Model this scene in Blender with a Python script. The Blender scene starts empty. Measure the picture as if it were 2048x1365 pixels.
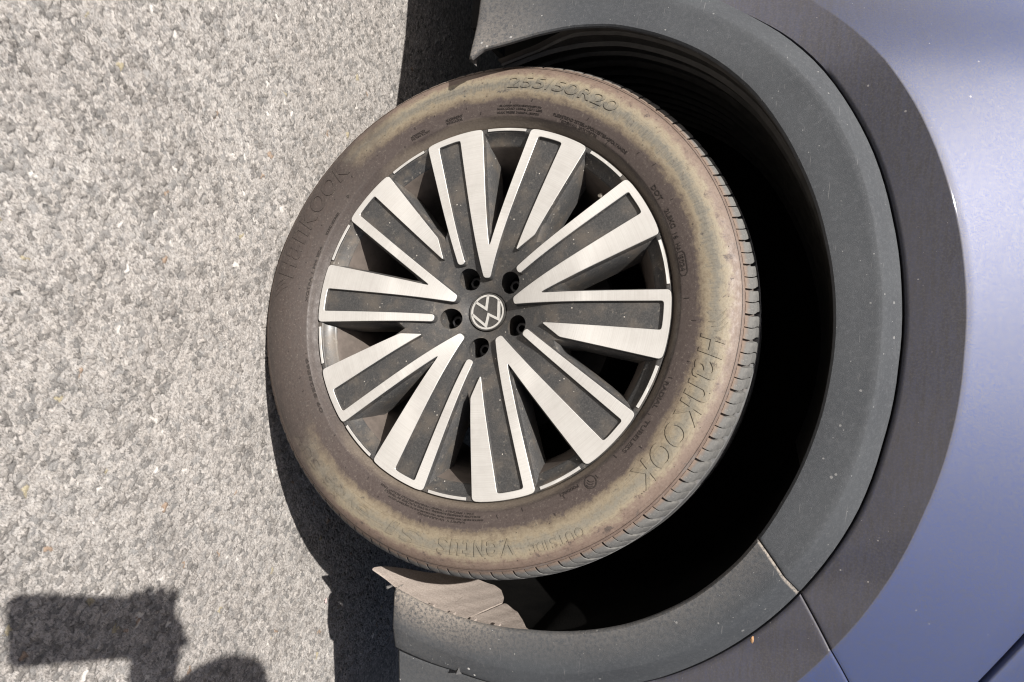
import bpy, bmesh, math, random
import numpy as np
from mathutils import Vector, Matrix
from mathutils.geometry import delaunay_2d_cdt

random.seed(7); rng = np.random.default_rng(11)
SC = bpy.context.scene; COL = SC.collection
R = math.radians
HZ = 0.353                      # wheel hub height (ground is z = 0)
STEER = R(8.0)                  # the front wheel is turned out a little

# ------------------------------------------------------------------ camera, sky, sun, exposure
cam = bpy.data.cameras.new('camera'); camo = bpy.data.objects.new('camera', cam); COL.objects.link(camo)
CAMP = Vector((0.041045, -0.856560, 0.744349))
CM = Matrix(((-0.076169, -0.997091, -0.002769), (0.364755, -0.025280, -0.930760), (0.927983, -0.071905, 0.365619)))
camo.matrix_world = Matrix.Translation(CAMP) @ CM.to_4x4()
cam.sensor_width = 36.0; cam.lens = 36.0 * 1360.0 / 2048.0; cam.clip_start = 0.005; cam.clip_end = 500
SC.camera = camo

SUN_D = Vector((0.50, 0.82, -1.0)).normalized()     # the way the light travels
world = bpy.data.worlds.new('World'); SC.world = world; world.use_nodes = True
wn = world.node_tree.nodes; wl = world.node_tree.links
bg = wn['Background']
sky = wn.new('ShaderNodeTexSky'); sky.sky_type = 'NISHITA'; sky.sun_disc = False
sky.sun_elevation = math.asin(-SUN_D.z); sky.sun_rotation = math.atan2(-SUN_D.x, -SUN_D.y)
sky.altitude = 50; sky.air_density = 0.8; sky.dust_density = 3.5; sky.ozone_density = 0.6
wl.new(sky.outputs[0], bg.inputs[0]); bg.inputs[1].default_value = 0.040
sl = bpy.data.lights.new('sun', 'SUN'); sl.energy = 4.2; sl.angle = R(0.53); sl.color = (1.0, 0.955, 0.90)
so = bpy.data.objects.new('sun', sl); COL.objects.link(so); so.location = (-3, -5, 6)
so.rotation_euler = SUN_D.to_track_quat('-Z', 'Y').to_euler()
SC.view_settings.view_transform = 'Standard'; SC.view_settings.look = 'None'
SC.view_settings.gamma = 1.0; SC.view_settings.use_curve_mapping = False
SC.view_settings.exposure = 0.95
SC.cycles.filter_width = 1.15

# ------------------------------------------------------------------ helpers
def link(o, parent=None):
    COL.objects.link(o)
    if parent is not None: o.parent = parent
    return o
def mesh(name, verts, faces, mats, parent=None, smooth=True, mi=None, attrs=None, sharp=None):
    me = bpy.data.meshes.new(name)
    me.from_pydata([tuple(v) for v in verts], [], [tuple(f) for f in faces]); me.update()
    if not isinstance(mats, (list, tuple)): mats = [mats]
    for m in mats: me.materials.append(m)
    if mi is not None: me.polygons.foreach_set('material_index', np.array(mi, dtype=np.int32))
    if smooth:
        me.polygons.foreach_set('use_smooth', [True]*len(me.polygons))
        if sharp: me.set_sharp_from_angle(angle=R(sharp))
    if attrs:
        for k, a in attrs.items():
            a = np.asarray(a, dtype=np.float32)
            if a.ndim == 1:
                at = me.attributes.new(k, 'FLOAT', 'POINT'); at.data.foreach_set('value', a)
            else:
                at = me.attributes.new(k, 'FLOAT_COLOR', 'POINT'); at.data.foreach_set('color', a.ravel())
    o = bpy.data.objects.new(name, me)
    return link(o, parent)
def tag(o, label=None, cat=None, group=None, kind=None):
    if label: o['label'] = label
    if cat: o['category'] = cat
    if group: o['group'] = group
    if kind: o['kind'] = kind
    return o
def empty(name, loc=(0, 0, 0)):
    o = bpy.data.objects.new(name, None); o.location = loc; o.empty_display_size = 0.1; return link(o)
def grid_faces(n, m, close_n=False, flip=False):
    F = []
    for i in range(n if close_n else n-1):
        for j in range(m-1):
            a, b = i*m+j, ((i+1) % n)*m+j
            F.append((a, b, b+1, a+1) if not flip else (a, a+1, b+1, b))
    return F
def box_data(cx, cy, cz, sx, sy, sz):
    v = [(cx+sx*i/2, cy+sy*j/2, cz+sz*k/2) for i in (-1, 1) for j in (-1, 1) for k in (-1, 1)]
    f = [(0, 1, 3, 2), (4, 6, 7, 5), (0, 4, 5, 1), (2, 3, 7, 6), (0, 2, 6, 4), (1, 5, 7, 3)]
    return v, f

# ------------------------------------------------------------------ materials
class NT:
    def __init__(s, name):
        s.m = bpy.data.materials.new(name); s.m.use_nodes = True
        s.n = s.m.node_tree.nodes; s.l = s.m.node_tree.links; s.b = s.n['Principled BSDF']
    def new(s, t, **k):
        x = s.n.new(t)
        for a, v in k.items(): setattr(x, a, v)
        return x
    def put(s, sock, v):
        if hasattr(v, 'is_linked') or isinstance(v, bpy.types.NodeSocket): s.l.new(v, sock)
        elif v is not None: sock.default_value = v
    def math(s, op, a, b=None, c=None, clamp=False):
        x = s.new('ShaderNodeMath', operation=op, use_clamp=clamp)
        s.put(x.inputs[0], a)
        if b is not None: s.put(x.inputs[1], b)
        if c is not None: s.put(x.inputs[2], c)
        return x.outputs[0]
    def smooth(s, v, lo, hi, a=0., b=1.):
        x = s.new('ShaderNodeMapRange', interpolation_type='SMOOTHSTEP')
        s.put(x.inputs[0], v); x.inputs[1].default_value = lo; x.inputs[2].default_value = hi
        x.inputs[3].default_value = a; x.inputs[4].default_value = b
        return x.outputs[0]
    def mix(s, f, a, b, mode='MIX'):
        x = s.new('ShaderNodeMix', data_type='RGBA', blend_type=mode)
        s.put(x.inputs[0], f)
        for i, v in ((6, a), (7, b)):
            if isinstance(v, tuple) and len(v) == 3: v = v+(1,)
            s.put(x.inputs[i], v)
        return x.outputs[2]
    def noise(s, vec=None, scale=10., detail=4., rough=.55, dist=0.):
        x = s.new('ShaderNodeTexNoise'); x.inputs['Scale'].default_value = scale; x.inputs['Detail'].default_value = detail
        x.inputs['Roughness'].default_value = rough; x.inputs['Distortion'].default_value = dist
        if vec is not None: s.l.new(vec, x.inputs['Vector'])
        return x.outputs[0]
    def voro(s, vec=None, scale=100., feature='F1', out=0, rnd=1.):
        x = s.new('ShaderNodeTexVoronoi', feature=feature); x.inputs['Scale'].default_value = scale
        x.inputs['Randomness'].default_value = rnd
        if vec is not None: s.l.new(vec, x.inputs['Vector'])
        return x.outputs[out]
    def obj(s): return s.new('ShaderNodeTexCoord').outputs['Object']
    def attr(s, name, out='Fac'): return s.new('ShaderNodeAttribute', attribute_name=name).outputs[out]
    def bump(s, h, strength=.3, dist=.001):
        x = s.new('ShaderNodeBump'); x.inputs['Strength'].default_value = strength; x.inputs['Distance'].default_value = dist
        s.l.new(h, x.inputs['Height']); s.l.new(x.outputs[0], s.b.inputs['Normal'])
    def sep(s, v):
        x = s.new('ShaderNodeSeparateXYZ'); s.l.new(v, x.inputs[0]); return x.outputs
    def comb(s, a, b, c):
        x = s.new('ShaderNodeCombineXYZ')
        for i, v in enumerate((a, b, c)): s.put(x.inputs[i], v)
        return x.outputs[0]
    def mapv(s, v, sc=(1, 1, 1), rot=(0, 0, 0)):
        x = s.new('ShaderNodeMapping'); x.inputs['Scale'].default_value = sc; x.inputs['Rotation'].default_value = rot
        s.l.new(v, x.inputs[0]); return x.outputs[0]
    def set(s, **k):
        nm = dict(col='Base Color', rough='Roughness', metal='Metallic', coat='Coat Weight', coatr='Coat Roughness', spec='Specular IOR Level', aniso='Anisotropic')
        for a, v in k.items():
            if isinstance(v, tuple) and len(v) == 3: v = v+(1,)
            s.put(s.b.inputs[nm[a]], v)
        return s

def specks(t, co, scale, thr, seedrot=0.):
    """small irregular chips and bird-lime dots: value 0..1"""
    v = t.mapv(co, rot=(seedrot, seedrot*2, seedrot))
    d = t.voro(v, scale, 'F1', 0); c = t.sep(t.voro(v, scale, 'F1', 1))
    size = t.smooth(c[0], 1-thr, 1.0, 0.0, 0.24)
    wob = t.math('MULTIPLY', t.noise(v, scale*3, 2), .12)
    return t.math('GREATER_THAN', t.math('SUBTRACT', size, d), wob)

def m_asphalt():
    t = NT('asphalt'); co = t.obj()
    near = t.attr('stone', 'Color'); far = t.attr('far')
    v1 = t.sep(t.voro(co, 145, 'F1', 1)); d1 = t.voro(co, 145, 'F1', 0); v2 = t.sep(t.voro(co, 300, 'F1', 1))
    fc = t.mix(t.math('GREATER_THAN', v1[0], .55), t.mix(v2[0], (.235, .222, .205), (.40, .378, .35)), t.mix(v1[1], (.155, .147, .138), (.285, .268, .25)))
    fc = t.mix(t.smooth(d1, .35, .75, 0., .5), fc, (.14, .13, .12))
    base = t.mix(far, near, fc)
    n1 = t.noise(co, 900, 3, .6); n2 = t.noise(co, 3.0, 4, .55); n3 = t.noise(co, 260, 4, .7)
    c = t.mix(t.smooth(n1, .35, .75), base, t.mix(1., base, (.66, .63, .61), 'MULTIPLY'))
    c = t.mix(t.smooth(n3, .52, .72, 0., .55), c, (.47, .44, .40))
    c = t.mix(t.smooth(n2, .35, .7, 0., .35), c, t.mix(1., c, (.72, .69, .67), 'MULTIPLY'))
    t.set(col=c, rough=.82, spec=.35)
    t.bump(t.math('ADD', n3, t.math('MULTIPLY', far, t.math('MULTIPLY', d1, -2.2))), .55, .0012)
    return t.m
def polar(t):
    co = t.obj(); x, y, z = t.sep(co)
    r = t.math('SQRT', t.math('ADD', t.math('MULTIPLY', x, x), t.math('MULTIPLY', z, z)))
    return co, x, y, z, r, t.math('DIVIDE', x, r), t.math('DIVIDE', z, r)
def m_rubber(name, mul=1.0, letters=False):
    t = NT(name); co, x, y, z, r, sx, cz = polar(t)
    band = t.noise(t.comb(t.math('MULTIPLY', sx, 3.), t.math('MULTIPLY', r, 46.), t.math('MULTIPLY', cz, 3.)), 1., 6, .62, .6)
    fine = t.noise(t.comb(t.math('MULTIPLY', sx, 30.), t.math('MULTIPLY', r, 160.), t.math('MULTIPLY', cz, 30.)), 1., 5, .65)
    streak = t.noise(t.comb(t.math('MULTIPLY', sx, 150.), t.math('MULTIPLY', r, 22.), t.math('MULTIPLY', cz, 150.)), 1., 6, .75)
    blot = t.noise(co, 16, 5, .6)
    patch = t.noise(co, 66, 8, .74, .3); grain = t.noise(co, 330, 5, .7)
    rr = t.math('ADD', r, t.math('ADD', t.math('MULTIPLY', t.math('SUBTRACT', band, .5), .018), t.math('MULTIPLY', t.math('SUBTRACT', patch, .5), t.smooth(r, .285, .305, .006, .034))))
    sm = t.new('ShaderNodeValToRGB'); cr = sm.color_ramp
    ring = t.noise(t.comb(t.math('MULTIPLY', sx, 2.5), t.math('MULTIPLY', r, 520.), t.math('MULTIPLY', cz, 2.5)), 1., 5, .65)
    stops = [(.262, (.135, .112, .088)), (.271, (.130, .105, .083)), (.276, (.066, .051, .045)), (.296, (.067, .051, .045)),
             (.302, (.150, .118, .083)), (.310, (.230, .190, .130)), (.320, (.185, .168, .132)), (.331, (.260, .218, .152)),
             (.339, (.185, .135, .105)), (.350, (.150, .108, .086)), (.3575, (.165, .150, .138)), (.3655, (.150, .150, .148)), (.37, (.115, .115, .116))]
    lo, hi = .262, .37
    while len(cr.elements) < len(stops): cr.elements.new(.5)
    for e, (p, c) in zip(cr.elements, stops): e.position = (p-lo)/(hi-lo); e.color = c+(1,)
    t.l.new(t.math('DIVIDE', t.math('SUBTRACT', rr, lo), hi-lo, clamp=True), sm.inputs[0])
    dusty = sm.outputs[0]
    # the lower part was washed by the road: plain brown
    clean = t.mix(t.smooth(fine, .3, .7), (.068, .053, .046), (.053, .042, .037))
    mask = t.smooth(t.math('ADD', cz, t.math('MULTIPLY', t.math('SUBTRACT', blot, .5), .55)), -.80, -.50)
    inner = t.smooth(r, .340, .350)
    c = t.mix(t.math('MAXIMUM', mask, t.math('MULTIPLY', inner, .8)), clean, dusty)
    # wet-wiped grey stripe with radial streaks round the top half
    st = t.math('MULTIPLY', t.smooth(rr, .308, .314), t.smooth(rr, .321, .327, 1., 0.))
    side = t.smooth(t.math('ADD', t.math('MULTIPLY', sx, -.80), t.math('MULTIPLY', cz, .45)), .30, .62)
    st2 = t.math('MULTIPLY', t.math('MULTIPLY', st, side), t.smooth(streak, .40, .66, .25, 1.))
    c = t.mix(t.math('MULTIPLY', st2, .75), c, (.105, .100, .088))
    # dark damp smudges, tan dust clouds
    c = t.mix(t.math('MULTIPLY', t.math('MULTIPLY', t.smooth(patch, .57, .66), t.smooth(r, .286, .300)), t.smooth(r, .34, .352, .75, 0.)), c, (.062, .051, .045))
    c = t.mix(t.smooth(fine, .58, .78, 0., .30), c, (.22, .18, .135))
    c = t.mix(t.smooth(fine, .25, .45, .40, 0.), c, t.mix(1., c, (.62, .60, .60), 'MULTIPLY'))
    c = t.mix(t.smooth(grain, .30, .52, .55, 0.), c, t.mix(1., c, (.60, .57, .56), 'MULTIPLY'))
    c = t.mix(t.smooth(grain, .56, .74, 0., .40), c, (.27, .235, .19))
    c = t.mix(t.smooth(ring, .54, .70, 0., .45), c, t.mix(1., c, (.62, .60, .60), 'MULTIPLY'))
    c = t.mix(1., c, (.87, .88, .90), 'MULTIPLY')
    if mul != 1.: c = t.mix(1., c, (mul, mul, mul), 'MULTIPLY')
    t.set(col=c, rough=t.smooth(fine, .3, .7, .45, .66), spec=.42)
    t.bump(grain, .45, .0006)
    return t.m
def m_tread():
    t = NT('tread_rubber'); co, x, y, z, r, sx, cz = polar(t)
    a = t.noise(co, 60, 5, .65); b = t.noise(co, 420, 3, .6)
    c = t.mix(t.smooth(a, .35, .7), (.098, .098, .096), (.150, .147, .140))
    c = t.mix(t.math('MULTIPLY', t.smooth(t.math('ADD', r, t.math('MULTIPLY', t.math('SUBTRACT', a, .5), .010)), .3515, .3570, 1., 0.), t.smooth(a, .2, .55, .65, 1.)), c, (.165, .122, .096))
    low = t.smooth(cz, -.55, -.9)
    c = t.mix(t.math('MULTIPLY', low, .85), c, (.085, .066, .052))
    c = t.mix(t.smooth(b, .58, .75, 0., .6), c, (.27, .255, .23))
    t.set(col=c, rough=.85, spec=.25); t.bump(b, .3, .0005)
    return t.m
def m_silver():
    t = NT('machined_alloy'); co, x, y, z, r, sx, cz = polar(t)
    n = t.noise(co, 26, 5, .6); g = t.noise(co, 700, 2, .6)
    turn = t.noise(t.comb(t.math('MULTIPLY', sx, 2.), t.math('MULTIPLY', r, 900.), t.math('MULTIPLY', cz, 2.)), 1., 3, .6)
    c = t.mix(t.smooth(n, .3, .75), (.66, .65, .625), (.565, .55, .525))
    c = t.mix(t.smooth(turn, .35, .7, 0., .30), c, (.44, .42, .39))
    c = t.mix(t.smooth(g, .62, .8, 0., .35), c, (.33, .30, .26))
    t.set(col=c, metal=.5, rough=t.smooth(n, .3, .7, .36, .46), spec=.5, aniso=.55)
    tg = t.new('ShaderNodeTangent', direction_type='RADIAL', axis='Y'); t.l.new(tg.outputs[0], t.b.inputs['Tangent'])
    t.bump(turn, .12, .0002)
    return t.m
def m_anthracite(name='anthracite_lacquer', dust_and_light=1., lift=1.):
    t = NT(name); co = t.obj()
    g = t.noise(co, 520, 4, .7); n = t.noise(co, 26, 5, .62); rad = t.noise(co, 150, 3, .6)
    c = t.mix(t.smooth(g, .35, .75), tuple(lift*v for v in (.036, .036, .037)), tuple(lift*v for v in (.072, .071, .069)))
    c = t.mix(t.smooth(n, .42, .75, 0., .55*dust_and_light), c, (.120, .100, .080))
    c = t.mix(t.math('MULTIPLY', t.smooth(rad, .60, .72), .5*dust_and_light), c, (.17, .155, .135))
    sp = specks(t, co, 190, .10, .7)
    c = t.mix(t.math('MULTIPLY', sp, .8), c, (.45, .42, .38))
    t.set(col=c, metal=.1, rough=t.smooth(n, .3, .8, .40, .62), spec=.35, coat=.12, coatr=.25)
    return t.m
def m_plain(name, col, rough=.6, metal=0., n=0., scale=60, coat=0., var=.5):
    t = NT(name); co = t.obj(); k = t.noise(co, scale, 5, .6)
    c = t.mix(t.smooth(k, .3, .72), col, tuple(v*var for v in col))
    t.set(col=c, rough=rough, metal=metal, coat=coat)
    if n: t.bump(k, n, .001)
    return t.m
def m_cladding():
    t = NT('grained_grey_plastic'); co = t.obj()
    gr = t.noise(co, 1500, 2, .5); mid = t.noise(co, 190, 5, .7); big = t.noise(co, 6, 4, .55)
    c = t.mix(t.smooth(big, .3, .7), (.039, .043, .049), (.052, .057, .063))
    c = t.mix(t.smooth(mid, .45, .72, 0., .38), c, (.090, .095, .104))
    c = t.mix(t.smooth(gr, .52, .7, 0., .5), c, (.108, .114, .124))
    d = t.attr('dust_and_light')
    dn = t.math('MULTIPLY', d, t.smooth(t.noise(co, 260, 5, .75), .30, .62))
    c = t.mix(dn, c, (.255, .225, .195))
    sp = t.math('MAXIMUM', specks(t, co, 95, .20, .3), specks(t, co, 260, .09, 1.3))
    c = t.mix(t.math('MULTIPLY', sp, t.math('ADD', .25, t.math('MULTIPLY', t.attr('chips'), .75))), c, (.50, .49, .47))
    lines = t.noise(t.mapv(co, (40, 40, 900), (0, 1.1, .4)), 1., 2, .5)
    c = t.mix(t.smooth(lines, .70, .76, 0., .35), c, (.27, .26, .255))
    t.set(col=c, rough=.78, spec=.28)
    t.bump(gr, .6, .0005)
    return t.m
def m_dirtplastic():
    t = NT('dusty_liner_plastic'); co = t.obj()
    a = t.noise(co, 420, 4, .7); s = t.noise(t.mapv(co, (14, 130, 14), (0, .2, .0)), 1., 5, .6); k = t.noise(co, 40, 5, .6)
    c = t.mix(t.smooth(a, .3, .7), (.40, .345, .305), (.27, .228, .20))
    c = t.mix(t.smooth(s, .42, .62, 0., .18), c, (.46, .40, .355))
    c = t.mix(t.smooth(k, .55, .75, 0., .35), c, (.24, .20, .175))
    t.set(col=c, rough=.92, spec=.2); t.bump(a, .6, .0012)
    return t.m
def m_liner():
    t = NT('liner_shade_black'); co = t.obj(); a = t.noise(co, 300, 4, .7); k = t.noise(co, 14, 5, .6)
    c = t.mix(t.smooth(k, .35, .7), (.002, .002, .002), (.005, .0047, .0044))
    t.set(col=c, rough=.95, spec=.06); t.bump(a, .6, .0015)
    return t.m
def m_paint():
    t = NT('blue_grey_metallic_paint'); co = t.obj()
    fl = t.voro(co, 2600, 'F1', 1); f = t.sep(fl)[0]
    big = t.noise(co, 5, 4, .55); film = t.noise(t.mapv(co, (30, 30, 220)), 1., 4, .6)
    flake = t.math('MULTIPLY', t.math('GREATER_THAN', f, .47), t.smooth(f, .4, 1., .6, 1.))
    c = t.mix(flake, (.038, .060, .180), (.165, .168, .182))
    d = t.math('MULTIPLY', t.attr('dust_and_light'), t.smooth(film, .25, .75, .80, 1.))  # on wing and bumper this paints in the brown ground reflection
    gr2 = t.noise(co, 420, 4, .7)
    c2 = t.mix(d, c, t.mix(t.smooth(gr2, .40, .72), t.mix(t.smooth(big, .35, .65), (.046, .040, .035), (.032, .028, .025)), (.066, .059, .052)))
    sp = t.math('MAXIMUM', specks(t, co, 150, .035, .9), specks(t, co, 420, .03, .2))
    c2 = t.mix(t.math('MULTIPLY', sp, .7), c2, (.30, .29, .28))
    t.set(col=c2, metal=t.math('MULTIPLY', t.math('SUBTRACT', 1., t.math('MULTIPLY', d, .75)), flake), rough=t.math('ADD', .60, t.math('MULTIPLY', d, .12)),
          coat=t.math('SUBTRACT', 1., t.math('MULTIPLY', d, .6)), coatr=.05)
    return t.m

M_ASPH = m_asphalt(); M_RUB = m_rubber('dusty_tyre_rubber'); M_LET = m_rubber("raised_letter_rubber", .88); M_TREAD = m_tread(); M_SMALL = m_rubber('small_letter_shade_rubber', .42)  # small letters darkened to paint in the shadow of their relief
M_SIL = m_silver(); M_ANT = m_anthracite(); M_WALL = m_anthracite('anthracite_spoke_side', 1.5, 1.35)
M_BARREL = m_plain('brake_dust_alloy', (.105, .086, .074), .75, 0., .2, 70, var=.72)
M_RIMFACE = m_anthracite('anthracite_rim', 1.8)
M_DARK = m_plain('black_underside', (.004, .004, .004), 1.); M_BOLT = m_plain('bolt_steel', (.055, .055, .058), .38, .6)
M_DISC = m_plain('brake_disc_iron', (.040, .036, .034), .6, .4); M_CAP = m_plain('gloss_black_cap', (.055, .053, .05), .3, 0, 0, 500, .4)
M_CHROME = m_plain('satin_chrome', (.60, .59, .56), .33, .45, 0, 300, var=.85)
M_VALVE = m_plain('dusty_valve_cap', (.22, .195, .165), .7)
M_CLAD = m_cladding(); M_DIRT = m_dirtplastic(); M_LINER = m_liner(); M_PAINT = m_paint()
M_RIBS = m_plain('ribbed_liner_plastic', (.034, .032, .029), .55, 0., .3, 60)
M_GAP = m_plain('seam_black', (.008, .008, .008), .8)

# ------------------------------------------------------------------ ground
def voronoi(px, py, cell, seed):
    """F1, F2 and cell hash for a jittered grid"""
    n = 512; g = np.random.default_rng(seed)
    jx, jy, h = g.random((n, n)), g.random((n, n)), g.random((n, n, 3))
    ix, iy = np.floor(px/cell).astype(int), np.floor(py/cell).astype(int)
    d1 = np.full(px.shape, 9e9); d2 = d1.copy(); hx = np.zeros(px.shape+(3,)); ox = np.zeros(px.shape); oy = ox.copy()
    for a in (-1, 0, 1):
        for b in (-1, 0, 1):
            cx, cy = (ix+a) % n, (iy+b) % n
            dx = (ix+a+jx[cx, cy])*cell-px; dy = (iy+b+jy[cx, cy])*cell-py
            d = np.hypot(dx, dy); k = d < d1
            d2 = np.where(k, d1, np.minimum(d2, d)); d1 = np.where(k, d, d1)
            hx[k] = h[cx, cy][k]; ox = np.where(k, dx, ox); oy = np.where(k, dy, oy)
    return d1/cell, d2/cell, hx, ox/cell, oy/cell
def build_ground():
    x0, x1, y0, y1, st = -.68, .76, -.46, .56, .0014
    xs = np.arange(x0, x1, st); ys = np.arange(y0, y1, st); nx, ny = len(xs), len(ys)
    X, Y = np.meshgrid(xs, ys, indexing='ij')
    wx = X+.0022*np.sin(Y*410+np.sin(X*230)*2); wy = Y+.0022*np.sin(X*370+np.cos(Y*290)*2)
    a1, a2, h1, o1, p1 = voronoi(wx+3, wy+3, .0070, 1)
    b1, b2, h2, o2, p2 = voronoi(wx+3, wy+3, .0034, 2)
    e1 = np.clip((a2-a1)*2.4, 0, 1); e2 = np.clip((b2-b1)*2.4, 0, 1)
    big = h1[..., 0] > .60                                     # where a big stone shows, else small grit
    s1 = (e1**.6)*(.5+.9*h1[..., 1])+.9*(o1*(h1[..., 2]-.5)+p1*(h1[..., 0]-.7))
    s2 = (e2**.6)*(.3+.8*h2[..., 1])+.8*(o2*(h2[..., 2]-.5)+p2*(h2[..., 0]-.5))
    Z = np.where(big, .0019*s1+.0004*s2, .0014*s2+.0003)
    Z += .0012*np.sin(X*9+1)*np.cos(Y*7)
    Z -= Z.mean()+.0006
    ed = np.minimum(np.minimum(X-x0, xs[-1]-X), np.minimum(Y-y0, ys[-1]-Y))
    Z *= np.clip(ed/.03, 0, 1)
    # lay the contact patch flat under the tyre
    k = np.clip(1-np.hypot((X-.0)/.10, (Y-.09)/.13), 0, 1); Z -= .002*k
    lum = np.where(big, .18+.17*h1[..., 2]**1.3, .275+.215*h2[..., 2])
    tint = np.where(big, h1[..., 1], h2[..., 1]*.6+.4)[..., None]
    colr = lum[..., None]*(np.array([.99, .935, .88])*tint+np.array([.955, .94, .92])*(1-tint))
    rare = np.where(big, h1[..., 0], h2[..., 0]*.985)
    for lo, c in ((.9945, (.60, .58, .55)), (.9930, (.37, .33, .23)), (.9915, (.32, .24, .18))):
        kk = (rare > lo) & (rare <= lo+(.006 if lo > .994 else .0015)); colr[kk] = c
    crev = np.where(big, e1, e2)                              # tar between the stones, painted darker for their tiny shadows
    colr = colr*(.46+.54*np.clip(crev*2.6, 0, 1))[..., None]
    tar = np.sin(X*23+1.3*np.sin(Y*17))*np.sin(Y*29+1.1*np.sin(X*19)); colr *= (1-.16*np.clip(tar-.35, 0, 1))[..., None]
    V = np.stack([X, Y, Z], -1).reshape(-1, 3)
    I = np.arange(nx*ny).reshape(nx, ny)
    F = np.stack([I[:-1, :-1], I[1:, :-1], I[1:, 1:], I[:-1, 1:]], -1).reshape(-1, 4)
    xa, xb, ya, yb = xs[0], xs[-1], ys[0], ys[-1]; B = 150.
    far = np.array([(-B, -B, 0), (B, -B, 0), (B, B, 0), (-B, B, 0), (xa, ya, 0), (xb, ya, 0), (xb, yb, 0), (xa, yb, 0)])
    n0 = len(V); V = np.concatenate([V, far])
    FF = np.array([(0, 1, 5, 4), (1, 2, 6, 5), (2, 3, 7, 6), (3, 0, 4, 7)])+n0
    F = np.concatenate([F, FF])
    me = bpy.data.meshes.new('asphalt_road')
    me.vertices.add(len(V)); me.vertices.foreach_set('co', V.astype(np.float32).ravel())
    me.loops.add(F.size); me.loops.foreach_set('vertex_index', F.ravel().astype(np.int32))
    me.polygons.add(len(F)); me.polygons.foreach_set('loop_start', np.arange(0, F.size, 4, dtype=np.int32))
    me.update(calc_edges=True); me.validate()
    ca = np.ones((len(V), 4), np.float32); ca[:nx*ny, :3] = colr.reshape(-1, 3); ca[nx*ny:, :3] = .30
    at = me.attributes.new('stone', 'FLOAT_COLOR', 'POINT'); at.data.foreach_set('color', ca.ravel())
    fa = np.zeros(len(V), np.float32); fa[nx*ny:] = 1.; fa[:nx*ny] = np.clip(1-ed/.03, 0, 1).ravel()
    me.attributes.new('far', 'FLOAT', 'POINT').data.foreach_set('value', fa)
    me.materials.append(M_ASPH)
    o = bpy.data.objects.new('asphalt_road', me); link(o); tag(o, kind='structure')
build_ground()

# ------------------------------------------------------------------ car body: surfaces in polar form round the wheel arch
AC = (0.02, HZ+0.05)
T0 = ([-103, -100, -95, -89, -82, -74, -66, -56, -45, -30, -17, -7, 6, 17, 27, 39, 50, 63, 81, 97, 110],
      [.3535, .369, .377, .389, .3995, .407, .408, .409, .4085, .4012, .397, .396, .3955, .397, .400, .4067, .4105, .411, .408, .412, .4166])
T1 = ([-110, -90, -70, -48, -36, -25, -14, 0, 10, 25, 41, 55, 80, 110], [.452, .455, .458, .457, .4578, .453, .4455, .4428, .443, .4495, .4535, .4594, .462, .466])
T2 = ([-110, -90, -75, -58, -49, -38, -28, -18, -8, 2, 13, 23, 35, 50, 62, 80, 95, 108], [.520, .500, .489, .485, .486, .4825, .4777, .471, .467, .4653, .4675, .474, .479, .4862, .492, .494, .492, .503])
T3 = ([-90, -60, -40, -30, -20, -10, 0, 10, 20, 30, 40, 46, 70, 90], [.555, .545, .5345, .532, .528, .525, .523, .525, .528, .5355, .5445, .552, .575, .585])
def rt(T, g): return float(np.interp(g, T[0], T[1]))
def sstep(a, b, x):
    t = min(1., max(0., (x-a)/(b-a))); return t*t*(3-2*t)
def ybend(x):
    d = max(0., x-.05); e = max(0., -x-.30)
    return .12*d*d+.08*d**3+.10*e+.022*sstep(0., .12, e)
def gsplit(r): return 34.2+(r-.404)*37.0                     # seam between the wing and the bumper
def body_y(g, r):
    r2, r3 = rt(T2, g), rt(T3, g)
    h = r-r3
    hp = max(0., h)
    top = -.012+.45*hp-.05*hp*hp
    band = .0075+(-.012-.0075)*(r-r2)/(r3-r2)
    crease = band if h < 0 else top
    q = max(0., r-r2)
    flat = .002+.05*q+.62*q*q
    b = sstep(-66, -28, g)
    return flat*(1-b)+crease*b
def P(g, r, y):
    a = R(g); x = AC[0]+r*math.sin(a); return (x, y+ybend(x), AC[1]+r*math.cos(a))
def clad_rows(g, edge=0.):
    r0, r1, r2 = rt(T0, g), rt(T1, g), rt(T2, g)
    f = sstep(-75, -45, g)*(1-sstep(62, 84, g))               # the chamfer dies out towards both ends
    ych = -.0305
    e2 = -.0050*f+(-.0245)*(1-f)
    L = [(r0+.016, -.008), (r0+.006, -.0145), (r0+.0002, -.0185), (r0+.0004, -.0235), (r0+.0026, -.0262), (r0+.008, -.0272)]
    for k in (.3, .6, .85): L.append((r0+.008+(r1-.002-r0-.008)*k, -.0272+(ych+.0272)*k))
    L += [(r1-.0012, ych-.0002), (r1+.0012, ych+.0006*f+.0002)]
    for k in (.33, .66): L.append((r1+.0012+(r2-.005-r1)*k, ych+(e2-ych)*k))
    L += [(r2-.0035, e2), (r2-.0012, e2+.0014), (r2-.0002, e2+.0045), (r2, .020)]
    return [(r, y+edge*sstep(.0, .0035, edge)) for r, y in L]
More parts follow.
